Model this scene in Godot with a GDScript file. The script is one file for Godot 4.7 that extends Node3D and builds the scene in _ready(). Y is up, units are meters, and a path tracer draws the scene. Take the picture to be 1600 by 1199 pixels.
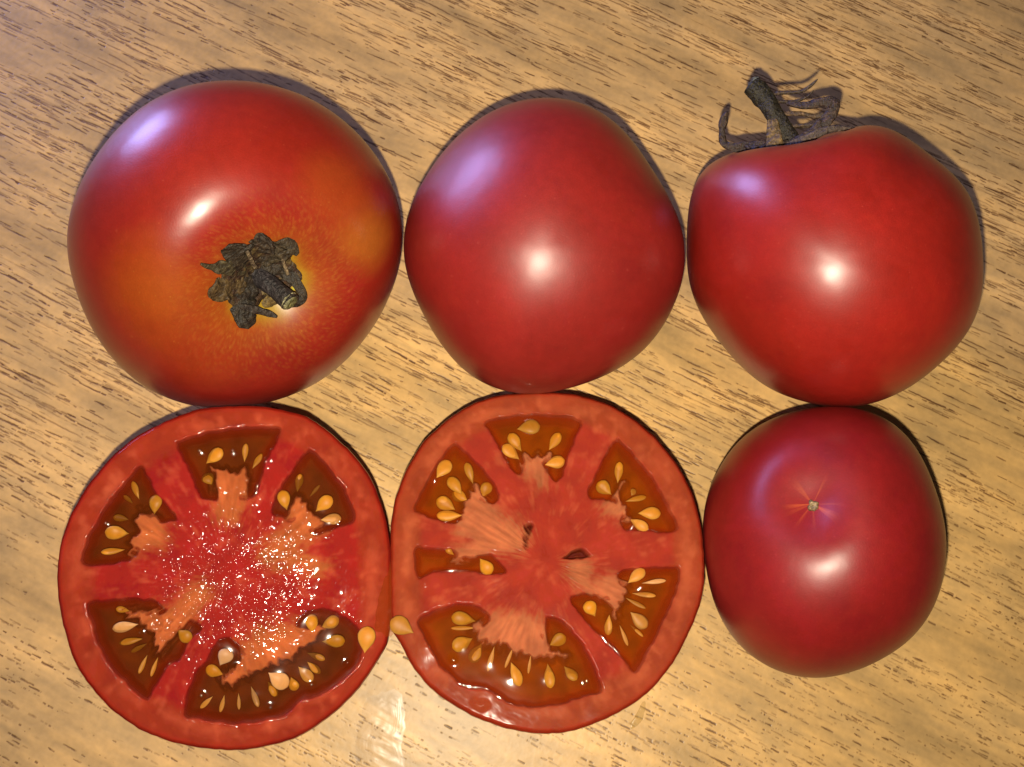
extends Node3D
# Four whole tomatoes and one cut in half, on a wood-grain table, lit by the phone's flash and a window out of view.

var skin_mat: StandardMaterial3D
var flesh_mat: StandardMaterial3D
var wet_flesh_mat: StandardMaterial3D
var gel_mat: StandardMaterial3D
var deep_gel_mat: StandardMaterial3D
var seed_mat: StandardMaterial3D
var stalk_mat: StandardMaterial3D
var chamber_mat: StandardMaterial3D
var juice_mat: StandardMaterial3D
var pulp_mat: StandardMaterial3D
var smear_mat: StandardMaterial3D
var rng := RandomNumberGenerator.new()
var soft := FastNoiseLite.new()     # broad mottling, in metres x 1000
var fine := FastNoiseLite.new()     # fine bumps

const ORANGE := {"centre": Vector3(-0.06703, 0.03715, -0.0223), "crest": Vector3(0.2201, 0.8911, 0.3968), "across": Vector3(0.9753, -0.1932, -0.107), "axis": Vector3(0.4737, 0.5924, 0.6517), "radius": 0.0395, "squash": 0.8,
	"dent": 0.36, "dent_width": 0.38, "tip": 0.04, "tip_width": 0.4, "lumps": [0.9689, 0.053, -0.0385, -0.0072, 0.0088, 0.0054, 0.0023, 0.0036, 0.0004, -0.002, 0.0024, 0.0031, -0.0011, -0.0002, 0.0005]}
const PINK := {"centre": Vector3(0.00622, 0.03138, -0.02534), "crest": Vector3(-0.0718, 0.9105, 0.4073), "across": Vector3(0.9972, 0.0731, 0.0124), "axis": Vector3(-0.0393, -0.9067, 0.42), "radius": 0.034, "squash": 0.92,
	"dent": 0.3, "dent_width": 0.34, "tip": 0, "tip_width": 0.4, "lumps": [1.0288, -0.0028, -0.0096, -0.0516, 0.0006, 0.0032, -0.015, 0.0155, -0.0151, -0.0033, 0.0032, 0.0057, 0.0034, 0.0011, 0.0004]}
const STEMMED := {"centre": Vector3(0.07658, 0.03486, -0.02152), "crest": Vector3(-0.3379, 0.8623, 0.3771), "across": Vector3(0.941, 0.3172, 0.1179), "axis": Vector3(-0.3822, 0.3614, -0.8505), "radius": 0.0358, "squash": 0.86,
	"dent": 0.25, "dent_width": 0.36, "tip": 0.03, "tip_width": 0.4, "lumps": [1.0495, -0.0499, 0.0093, -0.0607, -0.1103, 0.007, 0.0261, -0.0102, -0.0039, 0.0112, -0.0058, -0.0059, 0.0092, -0.0078, -0.0079]}
const SMALL := {"centre": Vector3(0.07126, 0.02598, 0.04492), "crest": Vector3(-0.3312, 0.9348, 0.1285), "across": Vector3(0.9435, 0.329, 0.0387), "axis": Vector3(0.3891, -0.8971, 0.2094), "radius": 0.0295, "squash": 0.88,
	"dent": 0.3, "dent_width": 0.34, "tip": 0.13, "tip_width": 0.3, "lumps": [0.9931, -0.0341, 0.0279, -0.0764, 0.0259, 0.0003, -0.0009, -0.0081, -0.0149, 0.0008, -0.0029, 0.0039, 0.0006, 0.0013, 0.0031]}
const WET := {
	"centre": Vector3(-0.06518, 0.028, 0.05406), "normal": Vector3(0.1727, 0.9796, 0.103),
	"outline": [-1, -38.5, -7.4, -37.7, -13.9, -34.9, -20.3, -31.1, -25.2, -26.5, -29.8, -19.9, -33.1, -12.8, -34.5, -6.8, -34.7, -0.3, -33.7, 6.2, -32, 12, -29.4, 18.4, -25.9, 23.2, -21.6, 27.7, -16, 31.7, -9.6, 34.4, -3.2, 36, 4.6, 36.7, 11.1, 36, 17.6, 34.2, 24.1, 30.1, 29.4, 25.3, 33.3, 20, 36.3, 14.6, 37, 7.8, 36.9, 0.8, 36.7, -6.1, 35.6, -12.5, 34.8, -15.3, 32.1, -22, 28.4, -27.3, 23.2, -32.2, 16.7, -36.7, 10.3, -38.3, 4.8, -38.8],
	"chambers": [
		[-12, -29.8, -5.8, -32.3, 2.3, -33.8, 10.7, -34, 9.4, -29.3, 7.2, -23.9, 6.4, -19, 3.8, -17.2, -0.9, -16.4, -4.9, -17, -6.7, -18.7, -8.9, -23.5],
		[17.4, -29.2, 21, -26.4, 25, -21.5, 27.3, -17.3, 28.5, -12.7, 24.7, -11.3, 20.6, -9.8, 16.4, -10.1, 12.2, -13.2, 9.7, -14.5, 10.2, -18.4, 13.1, -23.4],
		[-19.1, -24.5, -16.3, -19.9, -13.1, -15.8, -10.6, -12.5, -13.8, -11.6, -16.9, -9.7, -18.5, -4.3, -24.1, -2.6, -29.4, -2.4, -30.1, -4.9, -28.4, -10.2, -25.7, -15.6, -22.8, -20.1],
		[-28.2, 5.5, -21.7, 4.6, -15.3, 4.6, -11.3, 6.9, -6.7, 8.6, -4, 10.9, -6.4, 13.5, -8.1, 17.4, -10.6, 18.7, -12.3, 21.9, -14.5, 26, -17.8, 23.7, -22.2, 19.2, -25.4, 14, -27.3, 8.8],
		[16.2, 9.4, 18.5, 7.2, 21.9, 6.6, 26, 8.1, 30.3, 11.2, 31.1, 14.6, 29.9, 19.3, 25.9, 23.2, 21.9, 25.8, 17.9, 26.7, 14.7, 29.6, 9.5, 31, 3, 31.2, -2.9, 30.1, -6.7, 29.4, -6.4, 24.6, -5, 20.7, -2.9, 17.5, -0.6, 13.6, 2, 13, 4.8, 15, 10, 14.4, 15.3, 12.4],
	],
	"holes": [
	],
	"placentas": [
		[-4.3, -24.7, 0.1, -24.1, 3.4, -24.9, 4, -19.6, 3.2, -16.1, 2, -12.7, -1.3, -12.6, -2.6, -16.7, -3.5, -20.9],
		[13.4, -16.3, 15, -18.5, 17.2, -16.8, 19.7, -14, 21.9, -12.3, 19.8, -10.5, 17.8, -8.7, 16.6, -6, 21.5, -3.2, 22.2, -1.9, 18.1, -1.5, 12.6, -2.8, 8.5, -3.8, 8.7, -7.3, 11.6, -10.1, 13.2, -12.8],
		[-19.2, -15, -16.5, -13.7, -14.2, -13.1, -13.1, -10.4, -13.5, -7.7, -16.7, -6.3, -20.4, -5, -20.9, -7.6, -19.8, -9.6, -19.7, -12.3],
		[-21.9, 6.6, -15.8, 6.9, -10, 6.9, -8.2, 4.3, -5.1, 1.6, -3.1, 3.6, -5.5, 7, -6.6, 10.3, -9.1, 12.2, -10.9, 14.1, -12, 16.7, -13.9, 16.1, -14.1, 12.8, -16.9, 10.2, -20.2, 8.2],
		[0.8, 20.8, 3.6, 18.2, 4.7, 14.3, 8.6, 11.7, 14.5, 10.4, 20.6, 10.1, 22.7, 11.1, 20.1, 13.8, 18.1, 15.8, 14.2, 18.4, 9, 20, 5.1, 22.2, 2.6, 23.8, 0.6, 22.4],
	],
	"beads": [[-7, -28.3], [0.2, -28.5], [7.5, -27.1], [6, -20.6], [25, -12.9], [22.3, -10.2], [23.9, -10.8], [17.5, -14.9], [-25.9, -11.7], [-17.1, 11.8], [-11.2, 19.3], [-11.9, 20], [27.8, 18.7], [20.1, 23.4], [11.3, 28], [-3.5, 25.1], [3.7, 19.5], [-5.4, 14.7], [2.3, 12], [3.8, 8.7]],
	# seeds: across, along, length, width (mm), heading of the pointed end (degrees), height against the jelly, paleness
	"seeds": [
		[-3.5, -27.1, 4.6, 3.1, 136, 0.35, 0.2], [3.1, -28.2, 4.2, 1.4, 92, -0.3, 0.2], [5.9, -26.4, 4.1, 1.4, 117, -0.6, 0.2], [-4.7, -21.9, 3.1, 2.8, 58, -1.2, 0],
		[12.2, -17.6, 4.6, 2.9, 73, 0.1, 0.1], [21.3, -16.8, 4.8, 3.2, 136, 0.4, 0.2], [15.4, -21.7, 4.2, 1.8, 97, -1.2, 0], [19.1, -19.8, 3.5, 0.8, 128, -0.8, 0.1],
		[23.1, -13.3, 4.7, 2.6, 174, 0.3, 0.6], [-20, -19.1, 4.3, 1.4, 65, 0.1, 0.2], [-15.6, -16.1, 4.3, 2.8, 91, 0.1, 0.1], [-23.4, -9.6, 4.9, 3.2, 4, 0.4, 0.2],
		[-24, -5.6, 4.8, 1.5, -9, 0, 0.1], [-22.9, -12.8, 3.2, 1.6, 9, -1, 0], [-21.6, -17, 2.7, 0.9, 39, -1, 0], [-20.3, 10.5, 5.3, 2.4, -12, 0.4, 0.8],
		[-19, 13.6, 5, 1.5, -10, -0.8, 0.1], [-7.6, 12.5, 3.8, 2.8, -141, 0.2, 0.1], [-21, 6.9, 2.8, 1.4, 10, -0.1, 0], [-16, 18.6, 4.1, 1, -69, -0.2, 0.3],
		[-13.6, 19.2, 4.2, 0.9, -74, -0.2, 0.3], [-17.2, 15.1, 3.7, 1, -31, -1, 0.1], [19.5, 9.9, 4.2, 3, 80, 0.1, 0.1], [23.7, 9.9, 4.4, 2.8, 150, -0.3, 0.1],
		[24.7, 13.9, 5, 2.9, 177, 0.35, 0.1], [20.9, 17.3, 4.3, 1.5, -160, -0.8, 0.2], [18.7, 21.1, 4.5, 2.5, -136, 0.1, 0.4], [20.5, 19.8, 3.9, 1.7, -141, -0.7, 0.1],
		[12.9, 22.2, 5.3, 3.7, -145, 0.5, 0.8], [16.1, 23.2, 3.1, 2.3, -112, -0.3, 0.1], [1.1, 17, 3.9, 3.4, 118, 0.5, 1], [7.9, 25.8, 4.7, 1.3, -112, 0.1, 0.6],
		[4.5, 26.7, 3.5, 0.8, -95, -0.1, 0.4], [1, 27.1, 3.7, 1, -78, 0, 0.4], [-2.4, 26.7, 3.5, 1.1, -43, 0, 0.4], [-1.2, 20.1, 4, 2.7, 20, -0.9, 0],
		[11.6, 24.3, 3.8, 1.8, -122, -1.1, 0.1]],
}
const PALE := {
	"centre": Vector3(0.00679, 0.023, 0.04958), "normal": Vector3(-0.0174, 0.9997, -0.0174),
	"outline": [-3.5, -40.9, -10.9, -40.2, -17.5, -37.9, -23.3, -34, -29, -28.4, -32.7, -21.7, -35, -15.1, -35.9, -9.4, -35.9, -1.6, -35.6, 7.3, -34.9, 14.8, -32.9, 18.1, -30.4, 22.7, -26.2, 27.6, -21.4, 31.1, -16, 34, -9.3, 36.3, -2.6, 37.5, 4.1, 37.2, 10.8, 35.3, 17.7, 32.1, 23.2, 28.3, 28.3, 22.7, 32, 16.7, 35.2, 9.9, 36.6, 4.4, 36.9, -1.9, 36.6, -8.2, 35.2, -15.4, 31.9, -22.8, 27.1, -29.5, 22.2, -34, 15.7, -38.1, 8.3, -40.4, 2.4, -41],
	"chambers": [
		[-14.4, -33.3, -9.4, -34.9, -2.1, -35.5, 5.3, -35, 9.1, -33.7, 7.4, -29.3, 5.5, -24.8, 4.3, -20.4, 2.8, -18.8, 1.1, -19.7, -0.7, -22.6, -4.3, -22.9, -5.9, -20.4, -7.6, -21.1, -10.8, -26.6, -13, -30.7],
		[-21.7, -28.4, -18.1, -25.4, -14.4, -21.8, -11.5, -17.4, -10.8, -14.9, -11.9, -13.2, -13.6, -13.4, -15.8, -11.6, -18.6, -9.8, -21.4, -8.7, -24.9, -9.4, -30.8, -11.9, -29.4, -15.9, -27, -21, -24.2, -25.4],
		[-30.4, -3, -26.2, -3.1, -21.3, -2.7, -17.1, -1.7, -12.2, -1.7, -10.4, 0.4, -9, 2.8, -12.8, 3, -17, 2.5, -21.9, 2.2, -26.1, 2.5, -29.5, 3.9],
		[-29.3, 13.4, -25.9, 11.1, -20.4, 9.5, -16.3, 9.7, -13.8, 11, -10.7, 14.1, -5.2, 15.4, -1.1, 15.4, -0, 12.6, 2.4, 12.7, 4.5, 14, 8.5, 18.7, 10.8, 24, 12.2, 28.9, 8.3, 29.9, 2.8, 31.5, -2.6, 32.1, -8, 31.5, -11.3, 29.5, -13.4, 28.2, -17.4, 27.9, -20.1, 26.6, -24.3, 22.7, -27.8, 16.8],
		[16.6, 2.4, 20.8, 1.3, 30.7, 1.2, 30.1, 6.5, 27.4, 12, 24.4, 18, 22.2, 21.4, 19.6, 25, 16.7, 21.4, 12.7, 17.4, 9.3, 14, 5.9, 9.6, 5.6, 7.9, 8.1, 6.9, 11.5, 7.2, 15.8, 6.5],
		[17.6, -29.6, 21.8, -24.9, 25.3, -20.5, 28.6, -14, 31.2, -8.2, 29, -6.8, 24.7, -7.1, 19, -7.3, 17.3, -9.2, 17.8, -11.7, 15, -14.3, 10.7, -14.7, 9.9, -16.8, 12.3, -21.2, 15, -26.4],
	],
	"holes": [
		[-4.8, -8.4, -2.6, -8.8, -3.7, -5.9, -4.6, -2.4, -5.3, -5.2],
		[3.9, -0.9, 6.1, -2.5, 8.3, -3.3, 10.5, -1.1, 6.8, -0.6],
	],
	"placentas": [
		[-5.8, -25.9, -2.9, -25.5, 0.8, -26.7, 1.8, -24.8, 0.4, -21.9, -0.4, -18.2, -2.2, -18.9, -4.3, -21.1, -5.4, -22.9],
		[-18, -16.6, -16.2, -18.8, -14.4, -15.9, -12.9, -13, -10.1, -10.2, -5.8, -8.4, -4.4, -6.7, -5.5, -3.1, -8.7, -2.4, -12.2, -2.7, -15.7, -1.3, -19.2, 0.4, -22, 0.1, -20.9, -2.4, -17.1, -4.5, -20, -7.3, -19.7, -11.6],
		[-16.9, 14.7, -13.5, 12.7, -8, 11.4, -2.4, 12.7, -0.4, 14.7, 0.6, 18.1, 3, 20.1, 5.4, 20.6, 5, 21.4, 0.2, 21.7, -3.9, 21.1, -8, 20.1, -11.4, 18.7, -14.8, 18.1],
		[5.4, 0.3, 7.5, -0.5, 9.6, 1, 10.2, 4.5, 14.4, 3.8, 18.6, 4.5, 19.3, 6.5, 17.1, 9.3, 16.3, 12.7, 14.9, 12.7, 13.6, 9.3, 10.1, 7.2, 7.4, 5.2, 6, 3.8],
		[13.9, -13.2, 16, -14.3, 16.9, -17.2, 19.1, -19, 17.9, -16.8, 18.9, -13.9, 20.2, -11, 20.5, -8.9, 17.7, -10.3, 14.9, -11.4],
	],
	"beads": [[-27.1, 18], [-21, 21.9], [9, 26.5], [-26.1, -19.4], [-9.2, -23.9], [-10.3, -26.6], [-20.6, -9.6], [21.9, 5.7], [-15.9, 31.3], [-14.8, 31.9], [-13.9, 31.4], [-27.8, 4.9], [0.7, 24.3], [20.5, -8.5]],
	# seeds: across, along, length, width (mm), heading of the pointed end (degrees), height against the jelly, paleness
	"seeds": [
		[-3.6, -32.1, 5.6, 3.8, 171, 0.4, 0.3], [-7.1, -28.6, 5.1, 2.8, 56, 0.1, 0.1], [-8.2, -26.1, 5.1, 3.1, 39, 0.3, 0.3], [2.5, -28.9, 4.9, 2.5, 122, 0.1, 0.1],
		[2.6, -23.6, 4.9, 3.1, 164, 0.3, 0.3], [-24, -21.9, 5.2, 3.5, 124, 0.4, 0.3], [-21.3, -17.9, 5.2, 2.9, 52, 0.2, 0.2], [-17.9, -21, 5.3, 2, 72, 0.3, 0.2],
		[-14, -17, 4, 2.9, 109, -0.7, 0.1], [-23.5, -13.5, 4.9, 3.3, 30, -0.1, 0.1], [-22.7, -10.7, 6, 2.7, 0, 0.35, 0.2], [-20.2, -15.5, 4.3, 2.9, 30, -1, 0],
		[-13.8, 1.2, 4.3, 3.1, -126, 0.35, 0.1], [-22.3, -2.4, 2.4, 1.3, 39, 0, 0.1], [-19.1, 12.9, 5.5, 3.2, 10, 0.3, 0.1], [-19.2, 18.4, 4.9, 3.4, -25, 0.35, 0.1],
		[-16, 20.5, 4.7, 2.9, -60, -1, 0], [-12.6, 21.9, 5.6, 1.2, -75, 0.1, 0.5], [-8.5, 21.4, 5.2, 0.8, -69, -0.3, 0.5], [-7, 25.2, 5.5, 2.6, -111, 0.4, 0.3],
		[0.5, 25.6, 5.3, 2.4, -97, 0.4, 0.2], [5.4, 24.9, 4, 2.4, -131, 0.1, 0.2], [2.7, 17.6, 4.1, 3, 151, -0.3, 0.1], [-19, 14.9, 5.8, 1, 0, 0, 0.2],
		[-3.9, 23, 4.2, 0.7, -84, -0.4, 0.5], [21, 3.1, 5, 2.7, 141, 0.4, 0.4], [25.1, 4.5, 5.6, 1.1, 174, 0.4, 0.8], [22.7, 7.4, 5.4, 1.3, -172, 0.2, 0.4],
		[20.7, 9.4, 5.1, 1, -152, 0.1, 0.3], [21.2, 13.2, 5, 3.1, -138, 0.4, 0.5], [14.1, 14.4, 4.5, 1.8, -83, 0.3, 0.3], [17.6, 16.7, 4.9, 0.9, -111, 0.1, 0.5],
		[10.1, 10.5, 3.8, 3.2, 60, 0.2, 0.1], [20.7, 15.5, 4, 0.8, -135, -0.7, 0.3], [17.6, -21.4, 5.1, 2.1, 97, 0.3, 0.1], [13.9, -17.4, 4.3, 3.3, 41, 0.3, 0.1],
		[20.9, -16.5, 1.9, 1.5, 121, 0.1, 0.3], [21.7, -14.9, 5.1, 1.5, 165, -0.2, 0.2], [24.7, -11.4, 5.3, 3, 180, 0.4, 0.3], [22.1, -8.7, 4.9, 2.5, -150, 0.4, 0.4]],
}

# ---------------------------------------------------------------- helpers

func mat(rough: float, spec := 0.5) -> StandardMaterial3D:
	var m := StandardMaterial3D.new()
	m.vertex_color_use_as_albedo = true
	m.roughness = rough
	m.metallic_specular = spec
	return m

func tag(o: Node3D, label: String, category := "", group := "", kind := "") -> void:
	if label: o.set_meta("label", label)
	if category: o.set_meta("category", category)
	if group: o.set_meta("group", group)
	if kind: o.set_meta("kind", kind)

func thing(called: String, label: String, category: String, at: Vector3, group := "") -> Node3D:
	var o := Node3D.new()
	o.name = called
	add_child(o, true)
	o.position = at
	tag(o, label, category, group)
	return o

# Vertex normals of an indexed mesh whose front faces run clockwise; the winding is turned so that they point along ref (or away from the middle).
func face_out(v: PackedVector3Array, idx: PackedInt32Array, ref: Vector3) -> PackedVector3Array:
	var n := PackedVector3Array()
	n.resize(v.size())
	for i in range(0, idx.size(), 3):
		var a := idx[i]
		var b := idx[i + 1]
		var c := idx[i + 2]
		var f := (v[c] - v[a]).cross(v[b] - v[a])
		n[a] += f
		n[b] += f
		n[c] += f
	var mid := Vector3.ZERO
	for p in v: mid += p
	mid /= maxi(v.size(), 1)
	var s := 0.0
	for i in v.size(): s += n[i].dot(ref if ref != Vector3.ZERO else v[i] - mid)
	if s < 0.0:
		for i in range(0, idx.size(), 3):
			var t := idx[i + 1]
			idx[i + 1] = idx[i + 2]
			idx[i + 2] = t
		for i in n.size(): n[i] = -n[i]
	for i in n.size(): n[i] = n[i].normalized() if n[i].length_squared() > 1e-30 else (ref if ref != Vector3.ZERO else Vector3.UP)
	return n

func commit(called: String, parent: Node, m: Material, v: PackedVector3Array, n: PackedVector3Array, c: PackedColorArray, idx: PackedInt32Array) -> MeshInstance3D:
	var a := []
	a.resize(Mesh.ARRAY_MAX)
	a[Mesh.ARRAY_VERTEX] = v
	a[Mesh.ARRAY_NORMAL] = n
	a[Mesh.ARRAY_COLOR] = c
	a[Mesh.ARRAY_INDEX] = idx
	var mesh := ArrayMesh.new()
	mesh.add_surface_from_arrays(Mesh.PRIMITIVE_TRIANGLES, a)
	var o := MeshInstance3D.new()
	o.name = called
	o.mesh = mesh
	o.material_override = m
	parent.add_child(o, true)
	return o

# Those triangles of a big mesh whose label is k, with only the vertices they use.
func part_of(called: String, parent: Node, m: Material, v: PackedVector3Array, n: PackedVector3Array, c: PackedColorArray, idx: PackedInt32Array, labels: PackedInt32Array, k: int) -> MeshInstance3D:
	var to := PackedInt32Array()
	to.resize(v.size())
	to.fill(-1)
	var v2 := PackedVector3Array()
	var n2 := PackedVector3Array()
	var c2 := PackedColorArray()
	var i2 := PackedInt32Array()
	for t in labels.size():
		if labels[t] != k: continue
		for j in 3:
			var a := idx[t * 3 + j]
			if to[a] < 0:
				to[a] = v2.size()
				v2.append(v[a])
				n2.append(n[a])
				c2.append(c[a])
			i2.append(to[a])
	if i2.is_empty(): return null
	return commit(called, parent, m, v2, n2, c2, i2)

# The skin's dotted texture is this colour between its pale dots; vertex colours are given without it.
const SKIN_UNDER := Color(0.80, 0.36, 0.40)
func over_skin(c: Color) -> Color:
	return Color(c.r / SKIN_UNDER.r, c.g / SKIN_UNDER.g, c.b / SKIN_UNDER.b) * 1.0

func shade(c: Color, k: float) -> Color:
	return Color(c.r * k, c.g * k, c.b * k)

# ---------------------------------------------------------------- whole tomatoes

func lump(co: Array, th: float) -> float:
	var s: float = co[0]
	for i in range(1, 8):
		s += co[2 * i - 1] * cos(i * th) + co[2 * i] * sin(i * th)
	return s

func cavity_height(d: Dictionary, rho: float) -> float:   # height of the skin over the bottom of the stalk cavity
	var lo := 0.0
	var hi := 0.9
	for k in 20:
		var f := (lo + hi) / 2.0
		if (1.0 - d.dent * exp(-pow(f / d.dent_width, 2.0))) * sin(f) * d.radius < rho: lo = f
		else: hi = f
	return d.squash * d.radius * ((1.0 - d.dent * exp(-pow(lo / d.dent_width, 2.0))) * cos(lo) - (1.0 - d.dent))

# patches: [direction (across, up the crest, out), reach, colour, strength]
func tomato(d: Dictionary, called: String, label: String, base: Color, patches: Array, ring: Color, ring_reach: float, gloss: float, streaks := false) -> Node3D:
	var centre: Vector3 = d.centre
	var t := thing(called, label, "tomato", Vector3(centre.x, 0, centre.z), "whole ripe tomatoes on the table")
	var w: Vector3 = d.crest
	var e1: Vector3 = d.across
	var e2 := w.cross(e1).normalized()
	var ax: Vector3 = d.axis.normalized()
	var X := (e1 - ax * ax.dot(e1)).normalized()
	var Z := X.cross(ax)
	var rows := 190
	var cols := 280
	var v := PackedVector3Array()
	var c := PackedColorArray()
	var idx := PackedInt32Array()
	for i in rows + 1:
		var f := PI * pow(float(i) / rows, 1.12)
		var r: float = 1.0 - d.dent * exp(-pow(f / d.dent_width, 2.0)) - d.tip * exp(-pow((PI - f) / d.tip_width, 2.0))
		for j in cols:
			var psi := TAU * j / cols
			# shallow ribs that run out of the stalk cavity
			var rib := 1.0 + 0.012 * sin(f) * cos(5.0 * psi + 0.8) * exp(-pow(f / 0.8, 2.0)) + 0.006 * sin(3.0 * psi + 2.0) * sin(f)
			var q: Vector3 = (X * cos(psi) + Z * sin(psi)) * (r * rib * sin(f)) + ax * (d.squash * r * cos(f))
			var dir := q.normalized()
			q *= d.radius * (1.0 + 0.006 * soft.get_noise_3dv(dir * 26.0 + centre * 400.0))
			var qa := q.dot(e1)
			var qb := q.dot(e2)
			var s := lump(d.lumps, atan2(qb, qa))
			var p := e1 * (qa * s) + e2 * (qb * s) + w * q.dot(w)
			p.y += centre.y
			v.append(p)
			var col := shade(base, 1.0 + 0.24 * soft.get_noise_3dv(dir * 22.0 + centre * 900.0) + 0.16 * soft.get_noise_3dv(dir * 70.0 - centre * 300.0))
			var look := Vector3(dir.dot(e1), dir.dot(e2), dir.dot(w))
			for pt in patches:
				var far: float = (look - pt[0].normalized()).length() / pt[1] + 0.35 * soft.get_noise_3dv(dir * 40.0)
				col = col.lerp(pt[2], pt[3] * (1.0 - smoothstep(0.25, 1.15, far)))
			var edge := f + 0.05 * soft.get_noise_3dv(Vector3(cos(psi), sin(psi), 0) * 34.0 + centre * 100.0)
			col = col.lerp(Color(0.34, 0.09, 0.008), 0.6 * (1.0 - smoothstep(ring_reach * 0.8, ring_reach * 1.75, edge)))
			if ring_reach > 0.25: col = col.lerp(Color(0.42, 0.16, 0.02), 0.35 * smoothstep(-0.1, 0.5, soft.get_noise_3dv(dir * 1300.0)) * smoothstep(0.75, 0.30, f))  # golden glitter of the highlight round the cavity, painted in as specks
			col = col.lerp(ring, 1.0 - smoothstep(ring_reach * 0.7, ring_reach * 1.12, edge))
			if streaks:
				var g := PI - f
				var ray := maxf(0.0, soft.get_noise_3dv(Vector3(cos(psi), sin(psi), 0) * 60.0 + Vector3(7, 3, 1)) * 2.4)
				col = col.lerp(Color(0.55, 0.10, 0.02), clampf(ray * 1.6 - 0.8, 0, 1) * 0.6 * (1.0 - smoothstep(0.05, 0.26, g)))
			c.append(over_skin(col))
	for i in rows:
		for j in cols:
			var a := i * cols + j
			var b := i * cols + (j + 1) % cols
			idx.append_array(PackedInt32Array([a, b, a + cols, b, b + cols, a + cols]))
	var n := face_out(v, idx, Vector3.ZERO)
	for i in cols:   # one normal at each pole
		n[i] = ax
		n[rows * cols + i] = -ax
	var m: StandardMaterial3D = skin_mat
	if gloss != 0.3:
		m = skin_mat.duplicate()
		m.roughness = gloss + 0.12
		m.clearcoat_roughness = gloss
	commit("skin", t, m, v, n, c, idx)
	return t

# A strip or tube along points [Vector3, width, thickness], oval across, crumpled.
func ribbon(called: String, parent: Node, pts: Array, col: Color, flat_to: Vector3, crumple := 0.12, tip_col := Color(-1, 0, 0), rings := 30, around := 12) -> MeshInstance3D:
	var v := PackedVector3Array()
	var c := PackedColorArray()
	var idx := PackedInt32Array()
	var last := pts.size() - 1
	var spin := rng.randf() * 100.0
	for i in rings + 1:
		var u := float(i) / rings * last
		var k := mini(int(u), last - 1)
		var f := u - k
		var p0: Vector3 = pts[maxi(k - 1, 0)][0]
		var p1: Vector3 = pts[k][0]
		var p2: Vector3 = pts[k + 1][0]
		var p3: Vector3 = pts[mini(k + 2, last)][0]
		var p := p1.cubic_interpolate(p2, p0, p3, f)
		var ahead := (p1.cubic_interpolate(p2, p0, p3, minf(f + 0.05, 1.0)) - p1.cubic_interpolate(p2, p0, p3, maxf(f - 0.05, 0.0))).normalized()
		var wide := lerpf(pts[k][1], pts[k + 1][1], smoothstep(0.0, 1.0, f)) * 0.5
		var thick := lerpf(pts[k][2], pts[k + 1][2], f) * 0.5
		if i == 0 or i == rings:
			wide *= 0.02
			thick *= 0.02
		var side := ahead.cross(flat_to).normalized()
		var lift := side.cross(ahead).normalized()
		var turn := crumple * 4.0 * soft.get_noise_2d(u * 30.0 + spin, 11.0)
		var s2 := side * cos(turn) + lift * sin(turn)
		var l2 := lift * cos(turn) - side * sin(turn)
		for j in around:
			var a := TAU * j / around
			var z := 1.0 + crumple * 2.0 * soft.get_noise_3d(cos(a) * 30.0 + spin, sin(a) * 30.0, u * 26.0)
			var fold := l2 * (crumple * wide * 1.6 * soft.get_noise_3d(cos(a) * 24.0, u * 34.0, spin))
			v.append(p + s2 * (cos(a) * wide * z) + l2 * (sin(a) * thick * z) + fold)
			var k2 := 0.85 + 0.9 * (0.5 + 0.5 * soft.get_noise_3d(cos(a) * 40.0, sin(a) * 40.0 + spin, u * 40.0)) * 0.7
			var cc := shade(col, k2)
			if tip_col.r >= 0.0: cc = cc.lerp(shade(tip_col, k2), smoothstep(0.4, 1.0, float(i) / rings))
			c.append(cc)
	for i in rings:
		for j in around:
			var a := i * around + j
			var b := i * around + (j + 1) % around
			idx.append_array(PackedInt32Array([a, b, a + around, b, b + around, a + around]))
	return commit(called, parent, stalk_mat, v, face_out(v, idx, Vector3.ZERO), c, idx)

# A small dished disc: the cut end of a stalk, the scar at a blossom end.
func button(called: String, parent: Node, at: Vector3, facing: Vector3, radius: float, colours: Array, dish: float, rag := 0.1) -> MeshInstance3D:
	var v := PackedVector3Array()
	var c := PackedColorArray()
	var idx := PackedInt32Array()
	var up := facing.normalized()
	var a0 := up.cross(Vector3(0.31, 0.2, 0.93)).normalized()
	var b0 := up.cross(a0)
	var rings := 9
	var around := 28
	for i in rings + 1:
		var f := float(i) / rings
		for j in around:
			var a := TAU * j / around
			var rad := radius * f * (1.0 + rag * soft.get_noise_2d(cos(a) * 30.0 + at.x * 9000.0, sin(a) * 30.0))
			var h := dish * (sin(f * PI * 1.0) - 1.6 * smoothstep(0.72, 1.0, f)) + radius * 0.09 * soft.get_noise_2d(a0.dot(at) * 1e5 + cos(a) * f * 60.0, sin(a) * f * 60.0)
			v.append(at + (a0 * cos(a) + b0 * sin(a)) * rad + up * h)
			var u := f * (colours.size() - 1)
			var k := mini(int(u), colours.size() - 2)
			c.append(shade(colours[k].lerp(colours[k + 1], u - k), 1.0 + 0.35 * soft.get_noise_2d(cos(a) * f * 90.0, sin(a) * f * 90.0)))
	for i in rings:
		for j in around:
			var a := i * around + j
			var b := i * around + (j + 1) % around
			idx.append_array(PackedInt32Array([a, b, a + around, b, b + around, a + around]))
	return commit(called, parent, stalk_mat, v, face_out(v, idx, up), c, idx)

# ---------------------------------------------------------------- the cut halves

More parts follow.
